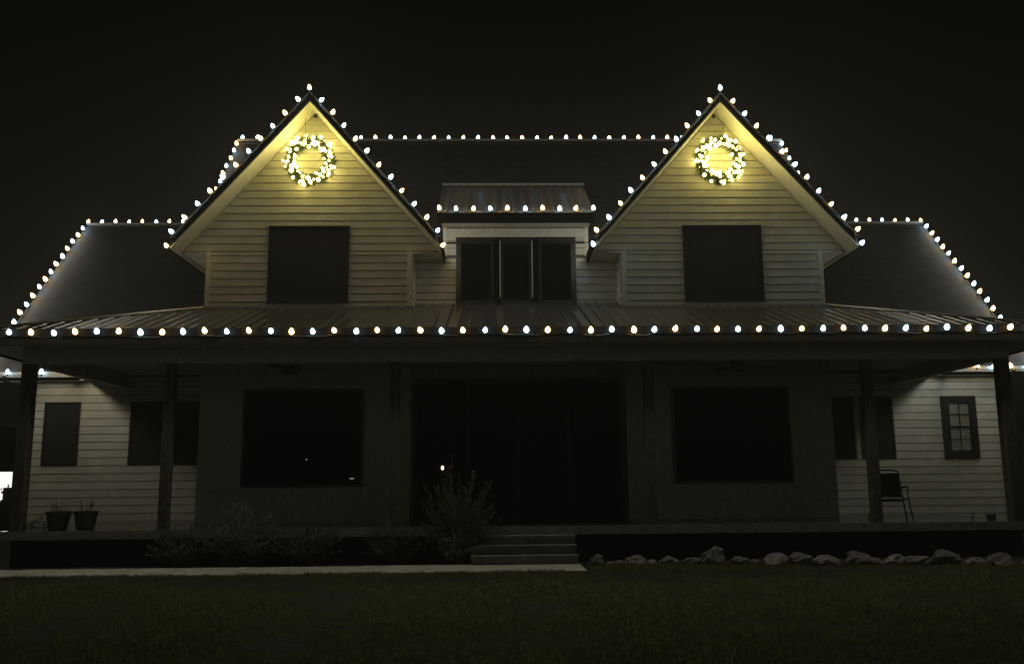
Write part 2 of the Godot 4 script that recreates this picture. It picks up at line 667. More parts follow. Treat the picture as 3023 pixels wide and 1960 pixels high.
	rec.name = "recess_wall"
	house.add_child(rec)
	boxpart("sheathing", Vector3(-2.222, 5.0, zr - 0.3), Vector3(2.222, 6.26, zr), M.sheathing, rec)
	boxpart("sheathing", Vector3(-1.6, 6.26, -5.4), Vector3(1.6, 7.0, zr), M.sheathing, rec)
	var dw := [-1.315, 1.315, 5.17, 6.70]
	courses(rec, 5.14, 6.24, 0.1665, func(_y): return [-2.2, 2.2], zr, [dw])
	courses(rec, 6.30, 6.72, 0.1665, func(_y): return [-1.6, 1.6], zr, [dw])
	boxpart("frieze_board", Vector3(-1.5, 6.705, zr), Vector3(1.5, 6.90, zr + 0.042), M.trim, rec)
	for s in [-1.0, 1.0]:
		boxpart("corner_board", Vector3(s * 1.555 - 0.045, 6.27, zr), Vector3(s * 1.555 + 0.045, 6.94, zr + 0.040), M.trim, rec)
		var xf := Transform3D(Basis(Vector3.UP, -s * PI / 2), Vector3(s * 2.2225, 0, 0))
		# the bays' inner faces, boards running back into the recess
		courses(rec, 5.06, 6.2, 0.1665, func(_y): return [-zw + 0.02, -zr - 0.02] if s < 0 else [zr + 0.02, zw - 0.02], 0.0, [], xf)
	var tw := Node3D.new()
	tw.name = "dormer_window"
	tw.set_meta("label", "three-part dark window under the metal-roofed dormer")
	house.add_child(tw)
	st = new_st()
	box(st, Vector3(dw[0], dw[3] - 0.05, zr), Vector3(dw[1], dw[3], zr + 0.05))
	box(st, Vector3(dw[0], dw[2], zr), Vector3(dw[1], dw[2] + 0.05, zr + 0.05))
	box(st, Vector3(dw[0], dw[2] + 0.05, zr), Vector3(dw[0] + 0.05, dw[3] - 0.05, zr + 0.048))
	box(st, Vector3(dw[1] - 0.05, dw[2] + 0.05, zr), Vector3(dw[1], dw[3] - 0.05, zr + 0.048))
	obj("frame", st, M.window_frame, tw)
	for s in [-1.0, 1.0]:
		st = new_st()
		box(st, Vector3(s * 0.43 - 0.065, dw[2] + 0.05, zr), Vector3(s * 0.43 + 0.065, dw[3] - 0.05, zr + 0.075))
		obj("mullion", st, M.dark_trim, tw)
		boxpart("jamb_strip", Vector3(s * 0.352 - 0.012, 5.35, zr), Vector3(s * 0.352 + 0.012, dw[3] - 0.09, zr + 0.082), M.downspout, tw)
	for k in 3:
		var px: float = [-1.265, -0.338, 0.495][k]
		var pw: float = [0.77, 0.676, 0.77][k]
		st = new_st()
		var y0: float = dw[2] + 0.05
		var y1: float = dw[3] - 0.05
		box(st, Vector3(px, y0, zr), Vector3(px + 0.06, y1, zr + 0.035))
		box(st, Vector3(px + pw - 0.06, y0, zr), Vector3(px + pw, y1, zr + 0.035))
		box(st, Vector3(px + 0.06, y1 - 0.07, zr), Vector3(px + pw - 0.06, y1, zr + 0.034))
		box(st, Vector3(px + 0.06, y0, zr), Vector3(px + pw - 0.06, y0 + 0.07, zr + 0.034))
		obj("sash", st, M.window_frame, tw)
		boxpart("pane", Vector3(px + 0.06, y0 + 0.07, zr + 0.016), Vector3(px + pw - 0.06, y1 - 0.07, zr + 0.02), M.pane, tw)
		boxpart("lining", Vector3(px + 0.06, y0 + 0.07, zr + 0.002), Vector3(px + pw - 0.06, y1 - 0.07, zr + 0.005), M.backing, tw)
	# dormer eave and its metal roof
	boxpart("soffit", Vector3(-1.62, 6.93, zr - 0.02), Vector3(1.62, 6.955, -2.73), M.trim, house)
	boxpart("dormer_fascia", Vector3(-1.70, 6.925, -2.73), Vector3(1.70, 7.14, -2.69), M.dark_trim, house)
	for s in [-1.0, 1.0]:
		st = new_st()
		var side := [Vector2(-2.73, 6.93), Vector2(-2.73, 7.13), Vector2(-4.7, 8.40), Vector2(-4.7, 8.2)]
		var xa: float = s * 1.66
		for k in 4:
			pass
		var pts := []
		for p in side:
			pts.append(Vector3(xa, p.y, p.x))
		var off := Vector3(s * 0.03, 0, 0)
		quad(st, pts[0] + off, pts[3] + off, pts[2] + off, pts[1] + off)
		quad(st, pts[0], pts[1], pts[2], pts[3])
		for k in 4:
			quad(st, pts[k], pts[(k + 1) % 4], pts[(k + 1) % 4] + off, pts[k] + off)
		obj("dormer_side", st, M.dark_trim, house)
	metal_roof("dormer_roof", 4, func(t): return Vector3(lerpf(-1.70, 1.70, t), 7.145, -2.66), func(t): return Vector3(lerpf(-1.70, 1.70, t), 8.43, -4.68), 4, house)
	boxpart("roof_flashing", Vector3(-1.71, 8.42, -4.72), Vector3(1.71, 8.485, -4.64), M.flashing, house)
	# ---- main roof
	var ridge := 10.15
	var zc := -6.16
	var plane := func(z: float): return ridge - PITCH * absf(z - zc)
	roof_sheet("shingle_roof", Vector3(-7.06, plane.call(-3.05), -3.05), Vector3(7.06, plane.call(-3.05), -3.05), Vector3(7.06, ridge, zc), Vector3(-7.06, ridge, zc), 0.16, house, M.shingle)
	roof_sheet("shingle_roof", Vector3(7.06, plane.call(-10.0), -10.0), Vector3(-7.06, plane.call(-10.0), -10.0), Vector3(-7.06, ridge, zc), Vector3(7.06, ridge, zc), 0.16, house, M.shingle)
	for s in [-1.0, 1.0]:
		# side wall of the upper storey
		st = new_st()
		var w: float = s * 6.5
		tri(st, Vector3(w, 5.0, -2.5), Vector3(w, 5.0, -9.5), Vector3(w, ridge - 0.25, zc))
		tri(st, Vector3(w, 5.0, -2.5), Vector3(w, ridge - 0.25, zc), Vector3(w, 6.0, -2.5))
		tri(st, Vector3(w, 5.0, -9.5), Vector3(w, 6.0, -9.5), Vector3(w, ridge - 0.25, zc))
		obj("side_wall", st, M.siding, house)
		# barge boards of the main roof
		for q in [-1.0, 1.0]:
			st = new_st()
			var e: float = s * 7.06
			var ze: float = zc + q * 3.1
			var A := Vector3(e, ridge - 0.26, zc)
			var B := Vector3(e, plane.call(ze) - 0.26, ze)
			var up := Vector3(0, 0.235, 0)
			var off := Vector3(s * 0.03, 0, 0)
			quad(st, A, B, B + up, A + up)
			quad(st, A + off, A + up + off, B + up + off, B + off)
			quad(st, A, A + off, B + off, B)
			quad(st, A + up, B + up, B + up + off, A + up + off)
			quad(st, B, B + off, B + up + off, B + up)
			obj("barge_board", st, M.dark_trim, house)
	boxpart("ridge_cap", Vector3(-7.07, ridge - 0.03, zc - 0.09), Vector3(7.07, ridge + 0.025, zc + 0.09), M.flashing, house)
	wings()
	porch()

func wings() -> void:
	var zf := -4.65
	for s in [-1.0, 1.0]:
		var xi: float = s * 6.53
		var xo: float = s * (11.35 if s > 0 else 11.2)
		var x0 := minf(xi, xo)
		var x1 := maxf(xi, xo)
		var wall := Node3D.new()
		wall.name = "wing_wall"
		house.add_child(wall, true)
		boxpart("sheathing", Vector3(x0, 0.0, -13.2), Vector3(x1, 3.74, zf), M.sheathing, wall)
		# gable end of the wing
		var st := new_st()
		tri(st, Vector3(xo, 3.73, -4.7), Vector3(xo, 3.73, -13.2), Vector3(xo, 8.35, -8.96))
		obj("gable_end", st, M.siding, wall)
		var holes := []
		for h in [[9.925, 10.73], [8.01, 8.79], [7.09, 7.87]]:
			holes.append([minf(s * h[0], s * h[1]), maxf(s * h[0], s * h[1]), 1.845, 3.275])
		courses(wall, 0.42, 3.74, 0.1775, func(_y): return [x0 + (0.1 if s < 0 else 0.0), x1 - (0.1 if s > 0 else 0.0)], zf, holes)
		boxpart("corner_board", Vector3(xo - (0.1 if s > 0 else 0.0), 0.3, zf), Vector3(xo + (0.1 if s < 0 else 0.0), 3.74, zf + 0.040), M.trim, wall)
		boxpart("foundation", Vector3(x0, 0.0, zf), Vector3(x1, 0.418, zf + 0.012), M.step, wall)
		for k in 3:
			var h: Array = holes[k]
			if k == 0 and s > 0:
				hung_window(h[0], h[1], h[2], h[3], zf)
			else:
				window("window", "dark screened window in the lit end of the left wing" if k == 0 else "", h[0], h[1], h[2], h[3], zf, house, 0.045)
		# roof
		var ea := 3.93
		var rg := 8.74
		var ex: float = s * 12.05
		var ix: float = s * 6.3
		var ra := minf(ex, ix)
		var rb := maxf(ex, ix)
		roof_sheet("shingle_roof", Vector3(ra, ea, -4.26), Vector3(rb, ea, -4.26), Vector3(rb, rg, -8.96), Vector3(ra, rg, -8.96), 0.16, house, M.shingle)
		roof_sheet("shingle_roof", Vector3(rb, ea, -13.66), Vector3(ra, ea, -13.66), Vector3(ra, rg, -8.96), Vector3(rb, rg, -8.96), 0.16, house, M.shingle)
		boxpart("ridge_cap", Vector3(ra, rg - 0.03, -9.05), Vector3(rb, rg + 0.025, -8.87), M.flashing, house)
		boxpart("soffit", Vector3(ra + 0.01, 3.742, zf - 0.02), Vector3(rb - 0.01, 3.765, -4.30), M.trim, house)
		boxpart("wing_fascia", Vector3(minf(s * 9.84, ex), 3.735, -4.30), Vector3(maxf(s * 9.84, ex), 3.93, -4.265), M.dark_trim, house)
		# barge board and raking soffit
		st = new_st()
		var A := Vector3(ex, rg - 0.26, -8.96)
		var B := Vector3(ex, ea - 0.26, -4.26)
		var up := Vector3(0, 0.23, 0)
		var off := Vector3(s * 0.03, 0, 0)
		quad(st, A, B, B + up, A + up)
		quad(st, A + off, A + up + off, B + up + off, B + off)
		quad(st, A, A + off, B + off, B)
		quad(st, A + up, B + up, B + up + off, A + up + off)
		quad(st, B, B + off, B + up + off, B + up)
		obj("barge_board", st, M.dark_trim, house)
		# gutter with its downspout at the wing's corner
		st = new_st()
		var gx := minf(s * 9.9, ex)
		var gy := maxf(s * 9.9, ex)
		prism_x(st, [Vector2(3.80, -4.262), Vector2(3.80, -4.20), Vector2(3.90, -4.16), Vector2(3.915, -4.16), Vector2(3.915, -4.262)], gx, gy)
		obj("gutter", st, M.downspout, house)
		st = new_st()
		tube(st, [Vector3(s * 11.48, 3.82, -4.2), Vector3(s * 11.48, 3.74, -4.2), Vector3(s * (11.27 if s > 0 else 11.1), 3.45, -4.55), Vector3(s * (11.27 if s > 0 else 11.1), 3.3, -4.57), Vector3(s * (11.27 if s > 0 else 11.1), 0.15, -4.57)], 0.04, 0.04, 8)
		obj("downspout", st, M.dark_trim, house)

func prism_x(st: SurfaceTool, o: Array, x0: float, x1: float) -> void:
	# outline of Vector2(y, z) drawn out along x
	var n := o.size()
	for k in range(1, n - 1):
		tri(st, Vector3(x1, o[0].x, o[0].y), Vector3(x1, o[k].x, o[k].y), Vector3(x1, o[k + 1].x, o[k + 1].y))
		tri(st, Vector3(x0, o[0].x, o[0].y), Vector3(x0, o[k + 1].x, o[k + 1].y), Vector3(x0, o[k].x, o[k].y))
	for k in n:
		var a: Vector2 = o[k]
		var b: Vector2 = o[(k + 1) % n]
		quad(st, Vector3(x0, a.x, a.y), Vector3(x1, a.x, a.y), Vector3(x1, b.x, b.y), Vector3(x0, b.x, b.y))

# the one window without a screen: two sashes with glazing bars, blinds behind the glass
func hung_window(x0: float, x1: float, y0: float, y1: float, z: float) -> void:
	var w := Node3D.new()
	w.name = "hung_window"
	w.set_meta("label", "double-hung window with glazing bars and pale blinds in the right wing")
	house.add_child(w)
	var st := new_st()
	var b := 0.13
	var d := 0.10
	box(st, Vector3(x0, y0, z), Vector3(x0 + b, y1, z + d))
	box(st, Vector3(x1 - b, y0, z), Vector3(x1, y1, z + d))
	box(st, Vector3(x0 + b, y1 - b, z), Vector3(x1 - b, y1, z + d - 0.002))
	box(st, Vector3(x0 + b, y0, z), Vector3(x1 - b, y0 + b, z + d - 0.002))
	obj("frame", st, M.window_frame, w)
	var ym := (y0 + y1) / 2.0
	for k in 2:
		var lo: float = [y0 + b, ym - 0.02][k]
		var hi: float = [ym + 0.02, y1 - b][k]
		var zz: float = z + [0.058, 0.074][k]
		st = new_st()
		box(st, Vector3(x0 + b, lo, zz), Vector3(x0 + b + 0.045, hi, zz + 0.014))
		box(st, Vector3(x1 - b - 0.045, lo, zz), Vector3(x1 - b, hi, zz + 0.014))
		box(st, Vector3(x0 + b + 0.045, hi - 0.04, zz), Vector3(x1 - b - 0.045, hi, zz + 0.0135))
		box(st, Vector3(x0 + b + 0.045, lo, zz), Vector3(x1 - b - 0.045, lo + 0.04, zz + 0.0135))
		obj("sash", st, M.window_frame, w)
		st = new_st()
		var xm := (x0 + x1) / 2.0
		var yy := (lo + hi) / 2.0
		box(st, Vector3(xm - 0.011, lo + 0.04, zz + 0.002), Vector3(xm + 0.011, hi - 0.04, zz + 0.012))
		box(st, Vector3(x0 + b + 0.045, yy - 0.011, zz + 0.003), Vector3(x1 - b - 0.045, yy + 0.011, zz + 0.011))
		obj("glazing_bar", st, M.window_frame, w)
		boxpart("pane", Vector3(x0 + b + 0.045, lo + 0.04, zz + 0.005), Vector3(x1 - b - 0.045, hi - 0.04, zz + 0.008), M.clear_pane, w)
	boxpart("lining", Vector3(x0 + b, y0 + b, z + 0.002), Vector3(x1 - b, y1 - b, z + 0.005), M.backing, w)
	var y := y0 + b + 0.03
	while y < y1 - b - 0.02:
		st = new_st()
		var xf := Transform3D(Basis(Vector3.RIGHT, 0.95), Vector3(0, y, z + 0.03))
		box(st, Vector3(x0 + b + 0.02, -0.002, -0.022), Vector3(x1 - b - 0.02, 0.001, 0.022), xf)
		obj("blind_slat", st, M.blind, w)
		y += 0.05

func porch() -> void:
	var y_deck := 0.62
	# deck slab and what carries it
	var st := new_st()
	box(st, Vector3(-9.1, y_deck - 0.155, -4.64), Vector3(9.1, y_deck, 0.0))
	obj("porch_deck", st, M.deck, house)
	boxpart("deck_edge", Vector3(-9.1, y_deck - 0.15, 0.001), Vector3(9.1, y_deck - 0.003, 0.03), M.step, house)
	boxpart("deck_skirt", Vector3(-9.0, 0.0, -0.32), Vector3(9.0, y_deck - 0.156, -0.25), M.skirt, house)
	var steps := Node3D.new()
	steps.name = "porch_steps"
	house.add_child(steps)
	for k in 3:
		st = new_st()
		var top := y_deck - 0.148 * (k + 1)
		var z0 := 0.03 if k == 0 else 0.26 * k
		box(st, Vector3(-0.91, 0.005, z0 + 0.002), Vector3(0.865, top - 0.045, 0.26 * (k + 1) - 0.025))
		box(st, Vector3(-0.925, top - 0.045, z0 + 0.001), Vector3(0.88, top, 0.26 * (k + 1)))
		obj("step", st, M.step, steps)
	# posts
	for x in [-8.86, -6.33, -2.30, 2.30, 6.33, 8.86]:
		var big: float = 0.105 if absf(x) > 8.0 else 0.088
		st = new_st()
		var c := 0.014
		var o := []
		for q in [[1, -1], [1, 1], [-1, 1], [-1, -1]]:
			var p := Vector2(q[0], q[1]) * big
			var along := Vector2(-q[1], q[0])
			var e1 := Vector2(q[0] * big, q[1] * (big - c))
			var e2 := Vector2(q[0] * (big - c), q[1] * big)
			if q[0] * q[1] < 0:
				o.append(e2)
				o.append(e1)
			else:
				o.append(e1)
				o.append(e2)
		for k in o.size():
			var a: Vector2 = o[k]
			var b: Vector2 = o[(k + 1) % o.size()]
			quad(st, Vector3(x + b.x, y_deck, b.y - 0.15), Vector3(x + a.x, y_deck, a.y - 0.15), Vector3(x + a.x, 3.55, a.y - 0.15), Vector3(x + b.x, 3.55, b.y - 0.15))
		obj("porch_post", st, M.post, house)
	# beams
	boxpart("porch_beam", Vector3(-8.96, 3.55, -0.25), Vector3(8.96, 3.838, -0.05), M.ceiling, house)
	for s in [-1.0, 1.0]:
		boxpart("porch_beam", Vector3(s * 8.86 - 0.1, 3.552, -4.6), Vector3(s * 8.86 + 0.1, 3.837, -0.252), M.ceiling, house)
	# ceiling
	boxpart("porch_ceiling", Vector3(-9.8, 3.84, -2.425), Vector3(9.8, 3.87, 0.42), M.ceiling, house)
	boxpart("porch_ceiling", Vector3(-2.22, 3.84, -3.14), Vector3(2.22, 3.87, -2.427), M.ceiling, house)
	for s in [-1.0, 1.0]:
		boxpart("porch_ceiling", Vector3(minf(s * 6.535, s * 9.8), 3.84, -4.30), Vector3(maxf(s * 6.535, s * 9.8), 3.87, -2.427), M.ceiling, house)
		boxpart("porch_ceiling", Vector3(minf(s * 6.535, s * 9.79), 3.77, -4.66), Vector3(maxf(s * 6.535, s * 9.79), 3.80, -4.302), M.ceiling, house)
	# fascia
	boxpart("porch_fascia", Vector3(-9.83, 3.80, 0.42), Vector3(9.83, 4.025, 0.46), M.dark_trim, house)
	boxpart("gutter_lip", Vector3(-9.86, 3.955, 0.462), Vector3(9.86, 4.09, 0.492), M.dark_trim, house)
	for s in [-1.0, 1.0]:
		boxpart("porch_fascia", Vector3(s * 9.815 - 0.015, 3.80, -4.2), Vector3(s * 9.815 + 0.015, 4.025, 0.418), M.dark_trim, house)
	# ribbed metal roof: front slope cut along both hips, middle running back into the recess
	var ztop := func(x: float):
		var a := absf(x)
		return -2.43 if a < 6.53 else lerpf(-2.43, 0.47, (a - 6.53) / (9.86 - 6.53))
	var ytop := func(z: float): return lerpf(4.035, 5.0, (0.47 - z) / 2.9)
	metal_roof("porch_roof", 22, func(t): return Vector3(lerpf(-9.86, 9.86, t), 4.036, 0.46), func(t):
		var x := lerpf(-9.86, 9.86, t)
		var z: float = ztop.call(x)
		return Vector3(x, ytop.call(z), z), 4, house)
	metal_roof("porch_roof", 5, func(t): return Vector3(lerpf(-2.22, 2.22, t), ytop.call(-2.425) - 0.002, -2.425), func(t): return Vector3(lerpf(-2.22, 2.22, t), ytop.call(-3.1), -3.1), 4, house)
	for s in [-1.0, 1.0]:
		metal_roof("porch_roof", 6, func(t):
			var z := lerpf(-4.9, 0.49, t) if s > 0 else lerpf(0.49, -4.9, t)
			return Vector3(s * 9.86, 4.03, z), func(t):
			var z := lerpf(-4.9, 0.49, t) if s > 0 else lerpf(0.49, -4.9, t)
			if z < -2.43:
				return Vector3(s * 6.53, 5.0, z)
			var f := (z + 2.43) / 2.92
			return Vector3(s * lerpf(6.53, 9.86, f), lerpf(5.0, 4.035, f), z), 4, house)
		st = new_st()
		tube(st, [Vector3(s * 6.53, 5.03, -2.43), Vector3(s * 9.86, 4.06, 0.48)], 0.035, 0.035, 6)
		obj("hip_cap", st, M.flashing, house)
		boxpart("roof_flashing", Vector3(minf(s * 2.2, s * 6.56), 4.975, -2.428), Vector3(maxf(s * 2.2, s * 6.56), 5.035, -2.372), M.flashing, house)

# ------------------------------------------------------------------ lights
func bulb_mesh(r: float, h: float) -> Mesh:
	var st := SurfaceTool.new()
	st.begin(Mesh.PRIMITIVE_TRIANGLES)
	lathe(st, [Vector2(0.45 * r, 0), Vector2(0.85 * r, 0.13 * h), Vector2(r, 0.33 * h), Vector2(0.82 * r, 0.62 * h), Vector2(0.4 * r, 0.88 * h), Vector2(0.001, h)], 8)
	st.index()
	st.generate_normals()
	return st.commit()

var C9: Mesh
var SOCKET: Mesh

func string_lights(label: String, pts: Array, up: Callable, first: int, size := 1.1, group := "outline light strings") -> Node3D:
	if C9 == null:
		C9 = bulb_mesh(0.039, 0.10)
		var st := new_st()
		lathe(st, [Vector2(0.0, -0.05), Vector2(0.016, -0.05), Vector2(0.018, 0.004), Vector2(0.0, 0.004)], 6)
		st.generate_normals()
		SOCKET = st.commit()
	var t := thing("string_lights", label, "string lights", Vector3.ZERO, 0.0, group)
	var path := []
	for k in pts.size():
		var u: Vector3 = up.call(k)
		u = (u + Vector3(rng.randf_range(-0.3, 0.3), rng.randf_range(-0.1, 0.1), rng.randf_range(-0.25, 0.25))).normalized()
		var p: Vector3 = pts[k]
		var side := u.cross(Vector3.FORWARD).normalized()
		var b := Basis(side, u, side.cross(u))
		var warm := (k + first) % 2 == 0
		var o := shared("warm_bulb" if warm else "cool_bulb", C9, M.warm_bulb if warm else M.cool_bulb, t, Transform3D(b.scaled_local(Vector3.ONE * size * rng.randf_range(0.92, 1.08)), p - u * 0.05))
		shared("socket", SOCKET, M.socket, o, Transform3D())
		lamp(o, Vector3(0, 0.045, 0), Color(1.0, 0.84, 0.54) if warm else Color(0.76, 0.91, 1.0), BULB, 0.035)
		path.append(p - u * 0.09)
		if k < pts.size() - 1:
			var q: Vector3 = pts[k + 1]
			path.append((p + q) / 2.0 - u * 0.105)
	if path.size() > 1:
		var st := new_st()
		tube(st, path, 0.008, 0.008, 4)
		obj("wire", st, M.wire, t)
	return t

func lamp(parent: Node, at: Vector3, c: Color, energy: float, size: float) -> void:
	var l := OmniLight3D.new()
	l.name = "light"
	l.position = at
	l.light_color = c
	l.light_energy = energy
	l.light_size = size
	l.omni_range = 40.0
	l.omni_attenuation = 2.0
	l.shadow_enabled = true
	parent.add_child(l, true)

func jit(v: Vector3, a := 0.014) -> Vector3:
	return v + Vector3(rng.randf_range(-a, a), rng.randf_range(-a, a), 0)

func strings() -> void:
	var upright := func(_k): return Vector3.UP
	var outward := func(_k): return Vector3(0, 0.75, 0.65).normalized()
	# porch eave
	var pts := []
	for i in range(-3, 50):
		pts.append(jit(Vector3(0.0744 + (i - 23) * 0.3745, 4.025, 0.54)))
	string_lights("long row of warm and cool bulbs along the porch eave", pts, outward, 1, 1.15)
	# porch sides
	for s in [-1.0, 1.0]:
		pts = []
		for i in 11:
			pts.append(jit(Vector3(s * 10.02, 3.965, 0.1 - i * 0.3745)))
		string_lights("row of bulbs along the %s end of the porch roof" % ("left" if s < 0 else "right"), pts, upright, 0 if s < 0 else 1)
	# ridges
	pts = []
	for i in range(-9, 28):
		pts.append(jit(Vector3(-3.527 + i * 0.381, 10.245, -6.16), 0.01))
	string_lights("row of bulbs along the highest ridge between the gables", pts, upright, 1)
	for s in [-1.0, 1.0]:
		var side := "left" if s < 0 else "right"
		pts = []
		for i in 8:
			pts.append(jit(Vector3(s * (12.03 - i * 0.381), 8.83, -8.96), 0.012))
		string_lights("short row of bulbs along the ridge of the %s wing" % side, pts, upright, 0)
		pts = []
		for i in range(1, 18):
			var f := i * 0.381 / 6.73
			pts.append(jit(Vector3(s * 12.05, lerpf(8.83, 4.02, f), lerpf(-8.96, -4.2, f))))
		string_lights("slanting row of bulbs down the outer roof edge of the %s wing" % side, pts, func(_k): return Vector3(s * 0.3, 0.9, 0.3).normalized(), 1, 1.3)
		pts = []
		for i in 12:
			pts.append(jit(Vector3(s * 7.06, 10.2 - 0.288 * (i + 0.6), -6.16 + 0.25 * (i + 0.6))))
		string_lights("slanting row of bulbs on the main roof end behind the %s gable" % side, pts, func(_k): return Vector3(s * 0.3, 0.9, 0.3).normalized(), 0 if s < 0 else 1)
		pts = []
		var n := 4 if s > 0 else 4
		for i in n:
			pts.append(jit(Vector3(s * (10.63 + i * 0.381), 3.93, -4.13)))
		string_lights("few bulbs on the low eave of the %s wing beyond the porch" % side, pts, upright, 1 if s < 0 else 0)
		# gable rakes, one string over the peak
		var c: float = s * 4.34
		pts = []
		for i in range(-12, 13):
			var dx := i * 0.2465
			if i == -12 or i == 12:
				dx -= signf(i) * 0.16
			pts.append(jit(Vector3(c + dx, 9.60 - PITCH * absf(dx) * (1.0 if absi(i) < 12 else 1.06), -1.74)))
		string_lights("peaked row of bulbs over the front edge of the %s gable" % side, pts, func(k):
			var d := signf(k - 12.0)
			return Vector3(d * 0.55, 0.8, 0.25).normalized(), 0 if s < 0 else 1)
	pts = []
	for i in 10:
		pts.append(jit(Vector3(-1.665 + i * 0.3715, 7.235, -2.63), 0.012))
	string_lights("row of ten bulbs on the metal-roofed dormer between the gables", pts, upright, 0)

func wreaths() -> void:
	var led := bulb_mesh(0.03, 0.062)
	for s in [-1.0, 1.0]:
		var at := Vector3(-4.411, 8.185, -2.31) if s < 0 else Vector3(4.395, 8.205, -2.31)
		var t := thing("wreath", "round lit evergreen wreath hanging on the %s gable" % ("left" if s < 0 else "right"), "wreath", at, 0.0, "lit wreaths on the gables")
		var st := new_st()
		var ring := []
		for k in 33:
			var a := TAU * k / 32.0
			ring.append(Vector3(cos(a), sin(a), 0) * 0.425)
		tube(st, ring, 0.035, 0.035, 6)
		obj("hoop", st, M.fir, t)
		# sprays of needles
		st = new_st()
		for k in 2600:
			var a := rng.randf() * TAU
			var tube_a := rng.randf() * TAU
			var out := Vector3(cos(a), sin(a), 0)
			var dir := (out * cos(tube_a) + Vector3(0, 0, 1) * sin(tube_a)).normalized()
			var root := out * 0.425 + dir * 0.03
			var along := Vector3(-sin(a), cos(a), 0) * rng.randf_range(0.2, 1.1)
			var d := (dir + along + Vector3(rng.randf_range(-0.4, 0.4), rng.randf_range(-0.4, 0.4), rng.randf_range(-0.2, 0.3))).normalized()
			var l := rng.randf_range(0.06, 0.165)
			var w := d.cross(Vector3(rng.randf_range(-1, 1), rng.randf_range(-1, 1), rng.randf_range(-1, 1))).normalized() * rng.randf_range(0.006, 0.013)
			tri(st, root - w, root + d * l, root + w)
			tri(st, root - w + d * l * 0.45, root + d * l * 1.1 + w * 2.2, root + w + d * l * 0.45)
		# a fuller tuft hanging at the foot of the ring
		for k in 160:
			var root := Vector3(rng.randf_range(-0.11, 0.11), -0.46 - rng.randf() * 0.05, rng.randf_range(-0.03, 0.06))
			var d := Vector3(rng.randf_range(-0.6, 0.6), -1, rng.randf_range(-0.2, 0.4)).normalized()
			var w := d.cross(Vector3(rng.randf_range(-1, 1), 0.2, rng.randf_range(-1, 1))).normalized() * 0.011
			tri(st, root - w, root + d * rng.randf_range(0.06, 0.13), root + w)
		var fo := obj("foliage", st, M.fir, t)
		fo.set_meta("kind", "stuff")
		for k in 104:
			var a := TAU * (k + rng.randf_range(-1.6, 1.6)) / 104.0
			var rad := 0.43 + rng.randf_range(-0.125, 0.13)
			var out := Vector3(cos(a), sin(a), 0)
			var p := out * rad + Vector3(0, 0, rng.randf_range(-0.05, 0.12))
			var u := (out * rng.randf_range(-0.8, 0.8) + Vector3(rng.randf_range(-0.5, 0.5), rng.randf_range(-0.5, 0.5), 0.7)).normalized()
			var side := u.cross(Vector3(0.3, 1, 0.2)).normalized()
			var o := shared("fairy_light", led, M.fairy_bulb, t, Transform3D(Basis(side, u, side.cross(u)).scaled_local(Vector3.ONE * rng.randf_range(0.65, 1.45)), p))
			lamp(o, Vector3(0, 0.025, 0), Color(1.0, 0.905, 0.44), 0.0165, 0.02)
		st = new_st()
		var top := Vector3(-s * -0.0 + (4.30 * s - at.x), 9.24 - at.y, 0.02)
		tube(st, [Vector3(-0.1 if s < 0 else 0.12, 0.44, 0.0), Vector3(-0.1 if s < 0 else 0.12, 0.93 if s < 0 else 0.85, 0.06)], 0.006, 0.006, 5)
		obj("hanging_wire", st, M.wire, t)
		st = new_st()
		box(st, top + Vector3(-0.03, -0.10, 0.0), top + Vector3(0.03, -0.02, 0.05))
		obj("hook", st, M.wire, t)

# ------------------------------------------------------------------ yard
func stone_mesh(seed_: int, flat: float) -> Mesh:
	var n := FastNoiseLite.new()
	n.seed = seed_
	n.frequency = 0.9
	var sp := SphereMesh.new()
	sp.radius = 1.0
	sp.height = 2.0
	sp.radial_segments = 14
	sp.rings = 8
	var cuts := []
	var r := RandomNumberGenerator.new()
	r.seed = seed_ * 17
	for k in 6:
		cuts.append([Vector3(r.randf_range(-1, 1), r.randf_range(-0.7, 1), r.randf_range(-1, 1)).normalized(), r.randf_range(0.5, 0.85)])
	var arr := sp.get_mesh_arrays()
	var v: PackedVector3Array = arr[Mesh.ARRAY_VERTEX]
	var ix: PackedInt32Array = arr[Mesh.ARRAY_INDEX]
	for k in v.size():
		var p := v[k]
		for c in cuts:
			var over: float = p.dot(c[0]) - c[1]
			if over > 0.0:
				p -= c[0] * over
		p *= 1.0 + 0.34 * n.get_noise_3dv(v[k] * 1.7) + 0.12 * n.get_noise_3dv(v[k] * 5.0)
		v[k] = Vector3(p.x, p.y * flat, p.z)
	var st := new_st()
	for k in range(0, ix.size(), 3):
		tri(st, v[ix[k]], v[ix[k + 1]], v[ix[k + 2]])
	st.generate_normals()
	return st.commit()

func leaf(st: SurfaceTool, p: Vector3, d: Vector3, n: Vector3, l: float, w: float) -> void:
	var s := d.cross(n).normalized() * w
	var m := p + d * l * 0.45 + n * l * 0.06
	tri(st, p, m + s, p + d * l)
	tri(st, p, p + d * l, m - s)

